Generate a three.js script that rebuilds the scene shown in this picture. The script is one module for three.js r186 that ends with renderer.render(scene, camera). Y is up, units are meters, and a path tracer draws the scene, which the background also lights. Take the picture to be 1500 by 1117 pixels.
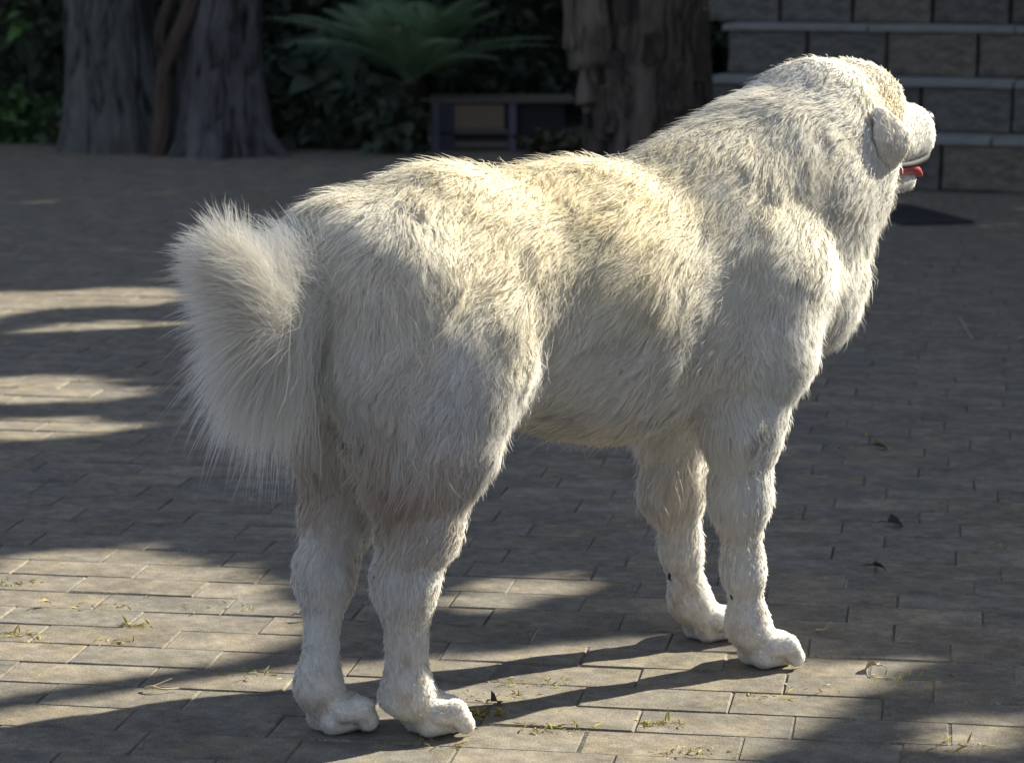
import * as THREE from 'three';
import { mergeGeometries } from 'three/addons/utils/BufferGeometryUtils.js';

// ------------------------------------------------------------------ camera, sky, sun, exposure
const V = (x, y, z) => new THREE.Vector3(x, y, z);
const R = Math.PI / 180;
const scene = new THREE.Scene();
const camera = new THREE.PerspectiveCamera(15.9, 1024 / 762, 0.1, 600);
camera.position.set(0, 1.02, 0);
camera.rotation.set(-9.51 * R, 0, 0);
camera.focus = 3.6;
camera.userData.fStop = 9;
const renderer = new THREE.WebGLRenderer({ antialias: true });
renderer.toneMapping = THREE.LinearToneMapping;
renderer.toneMappingExposure = 3;
renderer.shadowMap.enabled = true;
const SUN_AZ = 30 * R, SUN_EL = 30 * R;
const toSun = V(Math.cos(SUN_EL) * Math.cos(SUN_AZ), Math.sin(SUN_EL), -Math.cos(SUN_EL) * Math.sin(SUN_AZ));
{
  const w = 256, h = 128, data = new Float32Array(w * h * 4);
  for (let y = 0; y < h; y++) for (let x = 0; x < w; x++) {
    const up = Math.sin(((y + 0.5) / h - 0.5) * Math.PI), k = (y * w + x) * 4, t = Math.max(up, 0);
    const g = up < 0 ? 0.35 : 1;
    const m = Math.pow(1 - t, 2.2);
    data[k] = (0.088 + 0.12 * m) * g; data[k + 1] = (0.108 + 0.129 * m) * g; data[k + 2] = (0.152 + 0.142 * m) * g; data[k + 3] = 1;
  }
  const sky = new THREE.DataTexture(data, w, h, THREE.RGBAFormat, THREE.FloatType);
  sky.mapping = THREE.EquirectangularReflectionMapping; sky.magFilter = THREE.LinearFilter; sky.minFilter = THREE.LinearFilter; sky.needsUpdate = true;
  scene.background = sky; scene.environment = sky; scene.backgroundIntensity = 1; scene.environmentIntensity = 1;
}
const sun = new THREE.DirectionalLight(new THREE.Color().setRGB(1, 0.93, 0.77), 4.2);
sun.position.copy(toSun).multiplyScalar(30).add(V(0, 0, -4));
sun.target.position.set(0, 0, -4);
sun.castShadow = true;
Object.assign(sun.shadow.camera, { left: -9, right: 9, top: 9, bottom: -9, near: 1, far: 60 });
sun.shadow.mapSize.set(4096, 4096); sun.shadow.radius = 0.9; sun.shadow.bias = -0.0005;
scene.add(sun, sun.target);

// ------------------------------------------------------------------ helpers
let seed = 7;
const rnd = () => { seed = (seed + 0x6D2B79F5) | 0; let t = Math.imul(seed ^ (seed >>> 15), 1 | seed); t = (t + Math.imul(t ^ (t >>> 7), 61 | t)) ^ t; return ((t ^ (t >>> 14)) >>> 0) / 4294967296; };
const rr = (a, b) => a + (b - a) * rnd();
const clamp = (x, a = 0, b = 1) => Math.min(b, Math.max(a, x));
const lerp = (a, b, t) => a + (b - a) * t;
const sstep = (a, b, x) => { const t = clamp((x - a) / (b - a)); return t * t * (3 - 2 * t); };
const hash3 = (x, y, z) => { let h = Math.imul(x, 374761393) ^ Math.imul(y, 668265263) ^ Math.imul(z, 2147483647 ^ 1274126177); h = Math.imul(h ^ (h >>> 13), 1274126177); return ((h ^ (h >>> 16)) >>> 0) / 4294967296; };
function noise(x, y, z) {
  const X = Math.floor(x), Y = Math.floor(y), Z = Math.floor(z), f = (t) => t * t * (3 - 2 * t), u = f(x - X), v = f(y - Y), w = f(z - Z);
  const L = (a, b, t) => a + (b - a) * t, h = (i, j, k) => hash3(X + i, Y + j, Z + k);
  return L(L(L(h(0, 0, 0), h(1, 0, 0), u), L(h(0, 1, 0), h(1, 1, 0), u), v), L(L(h(0, 0, 1), h(1, 0, 1), u), L(h(0, 1, 1), h(1, 1, 1), u), v), w) * 2 - 1;
}
const fbm = (x, y, z, o = 4) => { let s = 0, a = 0.5; for (let i = 0; i < o; i++) { s += a * noise(x, y, z); x *= 2.03; y *= 2.03; z *= 2.03; a *= 0.5; } return s; };
const used = {};
const numbered = (n) => { const k = used[n] = (used[n] ?? -1) + 1; return k ? n + '_' + String(k).padStart(3, '0') : n; };
function tag(o, label, category, group, kind) { if (label) o.userData.label = label; if (category) o.userData.category = category; if (group) o.userData.group = group; if (kind) o.userData.kind = kind; return o; }
function thing(name, label, category, pos = [0, 0, 0], turn = 0, group) { const o = new THREE.Group(); o.name = numbered(name); o.position.set(...pos); o.rotation.y = turn; scene.add(o); return tag(o, label, category, group); }
function mesh(name, geo, mat, parent = scene) { const m = new THREE.Mesh(geo, mat); m.name = parent === scene ? numbered(name) : name; m.castShadow = m.receiveShadow = true; parent.add(m); return m; }
function structure(name, geo, mat) { return tag(mesh(name, geo, mat), null, null, null, 'structure'); }
const std = (r, g, b, rough = 0.9, o = {}) => { const m = new THREE.MeshStandardMaterial({ roughness: rough, ...o }); m.color.setRGB(r, g, b); return m; };
function texture(size, fn, srgb = false, rep = 1) {
  const d = new Uint8Array(size * size * 4);
  for (let y = 0; y < size; y++) for (let x = 0; x < size; x++) { const c = fn(x / size, y / size), k = (y * size + x) * 4; for (let i = 0; i < 3; i++) d[k + i] = clamp(c[i]) * 255; d[k + 3] = 255; }
  const t = new THREE.DataTexture(d, size, size); t.wrapS = t.wrapT = THREE.RepeatWrapping; t.magFilter = THREE.LinearFilter; t.minFilter = THREE.LinearMipmapLinearFilter; t.repeat.set(rep, rep);
  if (srgb) t.colorSpace = THREE.SRGBColorSpace; t.needsUpdate = true; return t;
}
function latt(u, v, n, z) { const x = u * n, y = v * n, X = Math.floor(x), Y = Math.floor(y), f = (t) => t * t * (3 - 2 * t), a = f(x - X), c = f(y - Y), h = (i, j) => hash3((((X + i) % n) + n) % n, (((Y + j) % n) + n) % n, z); return lerp(lerp(h(0, 0), h(1, 0), a), lerp(h(0, 1), h(1, 1), a), c) * 2 - 1; }
const tileNoise = (u, v, f, z, o = 4) => { let s = 0, k = 0.5, n = Math.round(f); for (let i = 0; i < o; i++) { s += k * latt(u, v, n, z * 31 + i); n *= 2; k *= 0.5; } return s; };

// ------------------------------------------------------------------ ground and paving
{
  const t = texture(512, (u, v) => { const n = 0.6 + 0.5 * tileNoise(u, v, 14, 3, 5) + 0.25 * (rnd() - 0.5); return [0.95 * n, 0.91 * n, 0.86 * n]; }, true);
  const g = new THREE.PlaneGeometry(600, 600); g.rotateX(-Math.PI / 2);
  const uv = g.attributes.uv; for (let i = 0; i < uv.count; i++) uv.setXY(i, uv.getX(i) * 400, uv.getY(i) * 400);
  const m = std(0.46, 0.45, 0.44, 1, { map: t, bumpMap: t, bumpScale: 0.004 });
  const o = structure('ground', g, m); o.position.y = -0.0017;
}
const PAVE_TURN = -9 * R;
const pavement = new THREE.Group(); pavement.name = 'pavement'; pavement.userData.kind = 'structure'; scene.add(pavement);
const paverMats = [], L_ = 0.2, W_ = 0.1;
{
  const map = texture(512, (u, v) => {
    const big = tileNoise(u, v, 7, 1, 3), mid = tileNoise(u, v, 30, 8, 4), sp = rnd();
    let k = 0.64 + 0.12 * big + 0.14 * mid + (sp - 0.5) * 0.2 + (sp > 0.985 ? 0.22 : 0) - (sp < 0.02 ? 0.2 : 0);
    const dust = clamp(tileNoise(u, v, 11, 21, 4) * 2.2);
    return [k * (0.97 + 0.05 * dust), k * (0.93 + 0.03 * dust), k * (0.86 - 0.02 * dust)];
  }, true);
  const bump = texture(512, (u, v) => { const k = 0.5 + 0.35 * tileNoise(u, v, 40, 4, 4) + (rnd() - 0.5) * 0.3; return [k, k, k]; });
  for (const c of [[0.49, 0.48, 0.46], [0.465, 0.455, 0.445], [0.53, 0.51, 0.485], [0.49, 0.47, 0.44], [0.45, 0.45, 0.45]]) paverMats.push(std(...c, 0.93, { map, bumpMap: bump, bumpScale: 0.0012 }));
}
function paverGeo(du, dv) {
  const a = L_ / 2 - 0.0007, b = W_ / 2 - 0.0007, c = 0.0022, h = 0.03, wob = () => rr(-0.0012, 0.0012);
  const ring = (x, z, y, j) => [[-x, y, -z], [x, y, -z], [x, y, z], [-x, y, z]].map(([p, q, r]) => [p + j * wob(), q + j * wob() * 0.4, r + j * wob()]);
  const rings = [ring(a, b, -h, 0), ring(a, b, -c, 0.6), ring(a - c, b - c, 0, 1)], pos = [], uv = [];
  const quad = (p, q, r, s) => { for (const k of [p, q, r, p, r, s]) { pos.push(...k); uv.push((k[0] + k[1]) * 2 + du, (k[2] + k[1]) * 2 + dv); } };
  for (let i = 0; i < 2; i++) for (let k = 0; k < 4; k++) quad(rings[i][k], rings[i + 1][k], rings[i + 1][(k + 1) % 4], rings[i][(k + 1) % 4]);
  quad(rings[2][0], rings[2][3], rings[2][2], rings[2][1]);
  const g = new THREE.BufferGeometry(); g.setAttribute('position', new THREE.Float32BufferAttribute(pos, 3)); g.setAttribute('uv', new THREE.Float32BufferAttribute(uv, 2)); g.computeVertexNormals(); return g;
}
const joints = [];
{
  const geos = []; for (let i = 0; i < 14; i++) geos.push(paverGeo(rnd(), rnd()));
  const list = [], ct = Math.cos(PAVE_TURN), st = Math.sin(PAVE_TURN);
  for (let r = -62; r < 62; r++) for (let k = -32; k < 34; k++) {
    const lx = (k + (r & 1 ? 0.5 : 0) + 0.4 * (hash3(r, 5, 9) - 0.5)) * L_ + rr(-0.0004, 0.0004), lz = r * W_;
    const x = lx * ct + lz * st, z = -lx * st + lz * ct - 7.4, X = -z;
    const edge = 12.75 + 0.12 * noise(x * 1.5, 3, 1) - 0.18 * x;
    if (X > edge || X < 1.9 || x < -5.5 || x > 6) continue;
    if (X > 10.5 && x > 0.7 && (X - 10.86) * 1 + (x - 0.813) * 0.306 > -0.02) continue;
    const half = X * 0.1875 + 0.12, inView = Math.abs(x) < half && X > 3.1;
    list.push({ x, z, X, inView });
    if (X < 9 && inView) joints.push([x, z]);
  }
  list.sort((a, b) => (b.inView - a.inView) || (a.X - b.X));
  const rest = [];
  const place = (o, p) => { o.position.set(p.x, rr(-0.0012, 0.0012), p.z); o.rotation.set(rr(-0.006, 0.006), PAVE_TURN + rr(-0.006, 0.006) + (rnd() < 0.5 ? Math.PI : 0), rr(-0.004, 0.004)); };
  list.forEach((p, i) => {
    if (i < 300) { const m = mesh('paver', geos[i % 14 === 0 ? 3 : Math.floor(rnd() * 14)], paverMats[Math.floor(rnd() * 5)], pavement); m.name = i ? 'paver_' + String(i).padStart(3, '0') : 'paver'; place(m, p); }
    else rest.push(p);
  });
  for (let v = 0; v < 5; v++) {
    const mine = rest.filter((_, i) => i % 5 === v), im = new THREE.InstancedMesh(geos[v * 2], paverMats[v], mine.length), o = new THREE.Object3D();
    im.name = 'far_pavers'; im.userData.kind = 'stuff'; im.castShadow = im.receiveShadow = true;
    mine.forEach((p, i) => { place(o, p); o.updateMatrix(); im.setMatrixAt(i, o.matrix); });
    pavement.add(im);
  }
}

// ------------------------------------------------------------------ foliage helpers and what the sun must pass through
// Across-the-sun coordinates: s = sideways, w = height as the sun sees it
const S = (x, y, z) => -x * Math.sin(SUN_AZ) - z * Math.cos(SUN_AZ), Q = (x, z) => x * Math.cos(SUN_AZ) - z * Math.sin(SUN_AZ);
const sw = (x, y, z) => [S(x, y, z), y * Math.cos(SUN_EL) - Q(x, z) * Math.sin(SUN_EL)];
const DOG = V(0.065, 0, -3.57), DOG_TURN = 38 * R;
const dogToWorld = (p) => V(p[0], p[1], p[2]).applyAxisAngle(V(0, 1, 0), DOG_TURN).add(DOG);
// light-shaping gaps cut in the crowns: ground outlines (x, distance) of the sunlit patches
const gaps = [[[-0.164, 3.335],[-0.031, 3.471],[0.101, 3.542],[0.232, 3.592],[0.328, 3.630],[0.436, 3.672],[0.553, 3.693],[0.724, 3.743],[0.620, 3.700],[0.505, 3.620],[0.393, 3.453],[0.269, 3.235],[0.123, 3.154],[-0.174, 3.180],[-0.187, 3.268]],
  [[0.499, 3.257],[0.616, 3.503],[0.670, 3.503],[0.671, 3.385],[0.604, 3.303]],
  [[0.245, 3.644],[0.361, 3.686],[0.432, 3.682],[0.349, 3.658],[0.233, 3.603]],
  [[-0.706, 3.364],[-0.661, 3.403],[-0.302, 3.661],[-0.182, 3.714],[-0.010, 3.722],[-0.085, 3.672],[-0.296, 3.576],[-0.648, 3.332],[-0.693, 3.297]],
  [[-0.876, 4.214],[-0.806, 4.308],[-0.726, 4.430],[-0.582, 4.371],[-0.459, 4.260],[-0.390, 4.102],[-0.336, 3.955],[-0.317, 3.788],[-0.516, 3.637],[-0.676, 3.484],[-0.722, 3.446]],
  [[-0.104, 4.042],[-0.011, 4.200],[0.086, 4.209],[0.117, 4.137],[0.010, 4.059],[-0.102, 3.967]],
  [[-1.547, 7.574],[-1.210, 7.617],[-0.971, 7.705],[-0.869, 7.489],[-0.946, 7.352],[-1.201, 7.325],[-1.332, 7.232],[-1.369, 7.041],[-1.407, 6.872]],
  [[-1.272, 6.895],[-1.095, 6.992],[-0.870, 7.029],[-0.810, 6.968],[-1.019, 6.836],[-1.186, 6.802]],
  [[-1.255, 6.112],[-1.063, 6.169],[-0.921, 6.056],[-0.787, 5.965],[-0.895, 5.877],[-1.064, 5.825],[-1.191, 5.791]],
  [[-1.148, 5.578],[-0.900, 5.626],[-0.741, 5.501],[-0.867, 5.410],[-1.107, 5.373]]];
const gapShapes = gaps.map((poly) => poly.map(([x, X]) => sw(x, 0, -X)));
const dogShape = [[[-0.42, 0.6, 0], [0.45, 0.6, 0], 0.2], [[-0.3, 0.45, 0], [0.45, 0.45, 0], 0.17], [[0.3, 0.62, 0], [0.52, 0.73, 0], 0.15], [[0.5, 0.73, 0], [0.72, 0.73, -0.03], 0.1], [[0.27, 0.4, 0.07], [0.3, 0.05, 0.08], 0.055], [[0.31, 0.4, -0.08], [0.33, 0.05, -0.075], 0.055], [[-0.3, 0.4, 0.08], [-0.28, 0.04, 0.055], 0.055], [[-0.3, 0.4, -0.06], [-0.35, 0.04, -0.05], 0.055], [[-0.45, 0.6, 0], [-0.58, 0.62, 0], 0.15]]
  .map(([a, b, r]) => { const p = dogToWorld(a), q = dogToWorld(b); return [sw(p.x, p.y, p.z), sw(q.x, q.y, q.z), r]; });
const inside = (poly, x, y) => { let c = false; for (let i = 0, j = poly.length - 1; i < poly.length; j = i++) { const [a, b] = poly[i], [d, e] = poly[j]; if ((b > y) !== (e > y) && x < ((d - a) * (y - b)) / (e - b) + a) c = !c; } return c; };
function sunPasses(x, y, z, m = 0.065) {
  const [s, w] = sw(x, y, z);
  for (const [[a, b], [c, d], r] of dogShape) { const dx = c - a, dy = d - b, t = clamp(((s - a) * dx + (w - b) * dy) / (dx * dx + dy * dy)); if (Math.hypot(s - a - dx * t, w - b - dy * t) < r + 0.045) return true; }
  for (const poly of gapShapes) for (const [i, j] of [[0, 0], [m, 0], [-m, 0], [0, m * 0.8], [0, -m * 0.8]]) if (inside(poly, s + i, w + j)) return true;
  return false;
}
function leafGeo(l, w, fold = 0.25, curl = 0.15) {
  const g = new THREE.BufferGeometry(), h = w / 2, y = fold * h;
  const p = [[0, 0, 0], [l * 0.3, -curl * l * 0.1, 0], [l * 0.68, -curl * l * 0.35, 0], [l, -curl * l, 0], [l * 0.28, y, -h], [l * 0.66, y * 0.7 - curl * l * 0.35, -h * 0.72], [l * 0.28, y, h], [l * 0.66, y * 0.7 - curl * l * 0.35, h * 0.72]];
  g.setAttribute('position', new THREE.Float32BufferAttribute(p.flat(), 3));
  g.setIndex([0, 1, 4, 4, 1, 5, 1, 2, 5, 5, 2, 3, 0, 6, 1, 6, 7, 1, 1, 7, 2, 7, 3, 2]); g.computeVertexNormals(); return g;
}
const leafMat = (r, g, b) => new THREE.MeshPhysicalMaterial({ color: new THREE.Color().setRGB(r, g, b), roughness: 0.75, transmission: 0.3, thickness: 0, side: THREE.DoubleSide });
function foliage(name, parent, geo, mat, n, pick, size = [0.8, 1.2], tint = 0.3) {
  const spots = [];
  for (let i = 0, tries = 0; i < n && tries < n * 6; tries++) { const p = pick(); if (p) { spots.push(p); i++; } }
  const im = new THREE.InstancedMesh(geo, mat, spots.length), o = new THREE.Object3D(), c = new THREE.Color();
  im.name = name; im.userData.kind = 'stuff'; im.castShadow = im.receiveShadow = true;
  spots.forEach((p, i) => { o.position.copy(p); o.rotation.set(rr(-1, 1), rr(0, 6.283), rr(-1.1, 0.7)); o.scale.setScalar(rr(...size)); o.updateMatrix(); im.setMatrixAt(i, o.matrix); const k = rr(1 - tint, 1 + tint); im.setColorAt(i, c.setRGB(k * rr(0.85, 1.2), k, k * rr(0.8, 1.1))); });
  parent.add(im); return im;
}
function tube(points, r0, r1, seg = 24, rad = 8, rough = 0, sq = 3) {
  const curve = new THREE.CatmullRomCurve3(points), fr = curve.computeFrenetFrames(seg, false), pos = [], uv = [], idx = [], len = curve.getLength();
  for (let i = 0; i <= seg; i++) {
    const t = i / seg, c = curve.getPointAt(t), r = typeof r0 === 'function' ? r0(t) : lerp(r0, r1, t);
    for (let k = 0; k <= rad; k++) {
      const a = (k / rad) * 2 * Math.PI, d = fr.normals[i].clone().multiplyScalar(Math.cos(a)).addScaledVector(fr.binormals[i], Math.sin(a));
      const q = c.clone().addScaledVector(d, r), e = rough ? 1 + rough * fbm(Math.cos(a) * sq + points[0].x * 7, Math.sin(a) * sq, c.y * sq * 0.35 + points[0].z, 4) : 1;
      q.copy(c).addScaledVector(d, r * e); pos.push(q.x, q.y, q.z); uv.push((k / rad) * 2 * Math.PI * Math.max(typeof r0 === 'function' ? r0(0.5) : r0, 0.02), t * len);
    }
  }
  for (let i = 0; i < seg; i++) for (let k = 0; k < rad; k++) { const a = i * (rad + 1) + k, b = a + rad + 1; idx.push(a, a + 1, b, b, a + 1, b + 1); }
  const g = new THREE.BufferGeometry(); g.setAttribute('position', new THREE.Float32BufferAttribute(pos, 3)); g.setAttribute('uv', new THREE.Float32BufferAttribute(uv, 2)); g.setIndex(idx); g.computeVertexNormals(); return g;
}
const aniso = (u, v, fu, fv, z, o = 4) => { let s = 0, k = 0.5; for (let i = 0; i < o; i++) { const x = u * fu, y = v * fv, X = Math.floor(x), Y = Math.floor(y), e = (t) => t * t * (3 - 2 * t), p = e(x - X), q = e(y - Y), h = (m, n) => hash3((X + m) % fu, (Y + n) % fv, z * 17 + i); s += k * (lerp(lerp(h(0, 0), h(1, 0), p), lerp(h(0, 1), h(1, 1), p), q) * 2 - 1); fu *= 2; fv *= 2; k *= 0.5; } return s; };
const barkTex = texture(512, (u, v) => { const w = u + 0.03 * tileNoise(u, v, 4, 3, 2), n = tileNoise(u, v, 6, 2, 4), c = 1 - Math.abs(aniso((w + 1) % 1, v, 16, 3, 7, 4)) * 2.6, f = aniso(u, v, 64, 12, 5, 3), k = clamp(0.62 + 0.25 * n + 0.3 * f - 0.45 * clamp(c) ** 3); return [k, k * 0.97, k * 0.94]; });
const bark = (r, g, b, bs = 0.02) => std(r, g, b, 0.95, { map: barkTex, bumpMap: barkTex, bumpScale: bs });

// ------------------------------------------------------------------ steps on the right
{
  const tx = texture(256, (u, v) => { const k = 0.6 + 0.4 * tileNoise(u, v, 12, 5, 4) + (rnd() - 0.5) * 0.15; return [k, k, k * 0.97]; });
  const blockMats = [[0.27, 0.255, 0.22], [0.24, 0.24, 0.22], [0.29, 0.26, 0.22], [0.22, 0.21, 0.2]].map((c) => std(...c, 0.95, { map: tx, bumpMap: tx, bumpScale: 0.004 }));
  const treadMat = std(0.45, 0.47, 0.47, 0.9, { map: tx, bumpMap: tx, bumpScale: 0.002 });
  const dark = std(0.035, 0.033, 0.03, 1);
  const steps = thing('stone_steps', 'wide flight of dark stone block steps with pale treads behind the dog', 'steps', [0.72, 0, -10.86], -17 * R);
  const box = (w, h, d, jit = 0.004) => { const g = new THREE.BoxGeometry(w, h, d, 2, 2, 2), p = g.attributes.position; for (let i = 0; i < p.count; i++) { const x = p.getX(i), y = p.getY(i), z = p.getZ(i); p.setXYZ(i, x + noise(x * 9 + w * 50, y * 9, z * 9) * jit, y + noise(x * 9, y * 9 + 7, z * 9 + h * 50) * jit, z + noise(x * 9 + 3, y * 9 + 11 + w * 40, z * 9) * jit * 1.3); } g.computeVertexNormals(); return g; };
  const rise = 0.203, going = 0.3, N = 6, width = 3.4;
  const core = []; for (let i = 0; i < N; i++) { const g = new THREE.BoxGeometry(width, rise - 0.022, 2.6 - i * going); g.translate(width / 2 + 0.02, i * rise + (rise - 0.022) / 2, -0.06 - i * going - (2.6 - i * going) / 2); core.push(g); }
  mesh('core', mergeGeometries(core), dark, steps);
  for (let i = 0; i < N; i++) {
    let x = i % 2 ? -0.17 : 0;
    while (x < width) {
      const w = Math.min(rr(0.31, 0.37), width - x + 0.02), b = mesh('block', box(w - 0.014, rise - 0.03, 0.12), blockMats[Math.floor(rnd() * 4)], steps);
      b.position.set(x + w / 2, i * rise + (rise - 0.022) / 2, -i * going - 0.062 + rr(-0.004, 0.004)); x += w;
    }
    x = -0.02;
    while (x < width) { const w = rr(0.55, 0.65), t = mesh('tread', box(w - 0.008, 0.022, going + 0.02, 0.002), treadMat, steps); t.position.set(x + w / 2, (i + 1) * rise - 0.011, -i * going - (going + 0.02) / 2 + 0.022); x += w; }
  }
}

// ------------------------------------------------------------------ trees, shrubs and fern in the background
const groundY = -0.012;
{
  const t = thing('tree', 'thick grey tree trunk with a flaring base at the left edge of the paving', 'tree', [-1.83, groundY, -12.55]);
  mesh('trunk', tube([V(0.05, -0.05, 0), V(0.04, 0.15, 0), V(0.0, 0.6, 0), V(0.02, 1.6, 0.05), V(-0.1, 4.2, 0)], (k) => 0.2 + 0.13 * Math.exp(-k * 14) - 0.06 * k, 0, 60, 40, 0.34, 1.6), bark(0.15, 0.16, 0.155, 0.03), t);
  foliage('crown', t, leafGeo(0.11, 0.05), leafMat(0.05, 0.085, 0.03), 2200, () => { const v = V(rr(-1, 1), rr(-1, 1), rr(-1, 1)); return v.length() > 1 || fbm(v.x * 3, v.y * 3, v.z * 3 + 4) < -0.12 ? null : V(v.x * 2.2 - 0.1, 4.6 + v.y * 1.5, v.z * 2.2 - 0.6); });
  const t2 = thing('tree', 'leaning grey trunk with smooth purple-grey bark beside a thin brown stem', 'tree', [-1.32, groundY, -12.3]);
  mesh('trunk', tube([V(0.0, -0.05, 0), V(-0.0, 0.15, 0), V(0.01, 0.5, -0.02), V(0.12, 1.5, -0.1), V(0.35, 4, -0.4)], (k) => 0.185 + 0.1 * Math.exp(-k * 16) - 0.06 * k, 0, 60, 40, 0.3, 1.5), bark(0.145, 0.148, 0.16, 0.03), t2);
  for (const [a, b, c] of [[-0.12, 0.1, 0.12], [0.2, 0.1, 0.1], [0.02, 0.1, 0.22]]) mesh('root', tube([V(a * 0.5, 0.28, c * 0.5), V(a, b, c), V(a * 1.7, -0.03, c * 1.7)], 0.075, 0.03, 12, 10, 0.3), bark(0.15, 0.145, 0.16), t2);
  foliage('crown', t2, leafGeo(0.11, 0.05), leafMat(0.05, 0.085, 0.03), 2200, () => { const v = V(rr(-1, 1), rr(-1, 1), rr(-1, 1)); return v.length() > 1 || fbm(v.x * 3, v.y * 3 + 9, v.z * 3) < -0.12 ? null : V(v.x * 2 + 0.4, 4.7 + v.y * 1.4, v.z * 2 - 0.8); });
  const s = thing('vine_stem', 'thin brown crooked stem climbing between the two grey trunks', 'vine', [-1.56, groundY, -12.2]);
  mesh('stem', tube([V(-0.03, -0.02, 0), V(0, 0.2, 0), V(0.02, 0.4, 0.01), V(0.13, 0.68, 0.0), V(0.2, 1.0, -0.02), V(0.3, 1.8, -0.1)], 0.045, 0.03, 40, 12, 0.4, 5), bark(0.12, 0.09, 0.07), s);
  mesh('side_stem', tube([V(0.03, 0.38, 0), V(0.0, 0.55, 0.03), V(0.08, 0.8, 0.03), V(0.12, 1.3, 0)], 0.028, 0.018, 30, 10, 0.4, 5), bark(0.1, 0.08, 0.065), s);
}
{
  const t = thing('tree', 'rough brown tree trunk with ragged plates of bark beside the stone steps', 'tree', [0.515, groundY, -10.3]);
  const bm = bark(0.15, 0.13, 0.11, 0.03), bm2 = bark(0.21, 0.18, 0.15, 0.025);
  mesh('trunk', tube([V(0, -0.05, 0), V(0, 0.2, 0), V(0.01, 0.7, 0), V(0, 1.6, 0), V(-0.05, 4, 0)], (k) => 0.225 + 0.05 * Math.exp(-k * 16) - 0.05 * k, 0, 90, 56, 0.26, 3.2), bm, t);
  for (let i = 0; i < 46; i++) {
    const a = rr(0.2, 3.0), y = rr(0.05, 1.5), h = rr(0.08, 0.22), w = rr(0.04, 0.09), g = new THREE.BoxGeometry(w, h, 0.03, 3, 5, 1), p = g.attributes.position;
    for (let k = 0; k < p.count; k++) { const u = p.getX(k), v = p.getY(k), n = noise(u * 40 + i, v * 30, i * 3); p.setXYZ(k, u * (1 + 0.4 * noise(v * 30, i, 1)) + n * 0.006, v + n * 0.012, p.getZ(k) + 0.01 * n); }
    g.computeVertexNormals(); g.rotateY(Math.PI / 2 - a); g.translate(Math.cos(a) * 0.232, y, Math.sin(a) * 0.232);
    mesh('bark_plate', g, rnd() < 0.5 ? bm : bm2, t);
  }
  for (const [x, top, bot, w] of [[-0.20, 1.6, 0.42, 0.07], [-0.29, 1.5, 0.5, 0.05], [-0.24, 0.75, 0.34, 0.04]]) {
    mesh('hanging_bark', tube([V(x * 0.8, top, 0.08), V(x, (top + bot) / 2 + 0.1, 0.1), V(x, bot + 0.07, 0.1), V(x + 0.01, bot, 0.1)], (k) => w * (0.8 + 0.35 * Math.sin(k * 9 + x * 30)) * (k > 0.93 ? 0.45 : 1), 0, 60, 24, 0.75, 9), bm2, t);
  }
  foliage('crown', t, leafGeo(0.11, 0.05), leafMat(0.05, 0.085, 0.03), 2200, () => { const v = V(rr(-1, 1), rr(-1, 1), rr(-1, 1)); if (v.length() > 1 || fbm(v.x * 3 + 2, v.y * 3 + 9, v.z * 3) < -0.12) return null; const p = V(v.x * 2.1, 4.6 + v.y * 1.4, v.z * 2); return sunPasses(p.x + 0.515, p.y, p.z - 10.3) ? null : p; });
}
function shrub(label, x, X, w, h, d, n, col, leaf = [0.09, 0.045], sizes = [0.7, 1.3]) {
  const t = thing('shrub', label, 'shrub', [x, groundY, -X]);
  const st = []; for (let i = 0; i < 5; i++) { const a = rr(0, 6.28); st.push(tube([V(0, -0.02, 0), V(Math.cos(a) * w * 0.15, h * 0.45, Math.sin(a) * d * 0.15), V(Math.cos(a) * w * 0.35, h * 0.85, Math.sin(a) * d * 0.35)], 0.012, 0.005, 8, 6)); }
  mesh('stem', mergeGeometries(st), bark(0.1, 0.08, 0.06), t);
  foliage('leaves', t, leafGeo(...leaf), leafMat(...col), n, () => { const v = V(rr(-1, 1), rr(-1, 1), rr(-1, 1)); if (v.length() > 1 || fbm(v.x * 2.5 + x * 5, v.y * 2.5, v.z * 2.5 + X) < -0.08 + 0.15 * (1 - v.length())) return null; return V(v.x * w, h * (0.5 + 0.5 * v.y), v.z * d); }, sizes, 0.4);
  return t;
}
shrub('dark leafy shrub at the far left behind low green plants', -2.6, 13.3, 0.5, 1.6, 0.4, 2200, [0.053, 0.090, 0.045]);
shrub('low bright green plant at the far left edge of the paving', -2.42, 12.95, 0.28, 0.3, 0.15, 420, [0.06, 0.14, 0.03], [0.07, 0.05]);
shrub('small green plant against the foot of the thick grey trunk', -2.02, 12.75, 0.2, 0.24, 0.12, 220, [0.05, 0.10, 0.03], [0.06, 0.045]);
shrub('dark shrub with broad dull leaves between the grey trunks and the fern', -0.92, 12.75, 0.3, 0.5, 0.25, 460, [0.068, 0.105, 0.075], [0.13, 0.09]);
shrub('low dark plants under the fern beside the box', -0.72, 12.6, 0.3, 0.3, 0.16, 420, [0.045, 0.075, 0.045], [0.08, 0.05]);
shrub('small dark bush hiding the foot of the fern', -0.53, 12.3, 0.13, 0.34, 0.1, 170, [0.05, 0.075, 0.045], [0.08, 0.05]);
shrub('low dark olive plants between the box and the brown trunk', 0.2, 12.3, 0.16, 0.13, 0.1, 120, [0.06, 0.065, 0.03], [0.07, 0.05]);
shrub('tall dark shrub behind the box and the fern', 0.1, 14.0, 0.7, 1.7, 0.4, 2600, [0.038, 0.068, 0.042]);
shrub('dark shrub behind the leaning grey trunk', -1.0, 13.7, 0.6, 1.8, 0.35, 2400, [0.045, 0.068, 0.045]);
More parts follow.
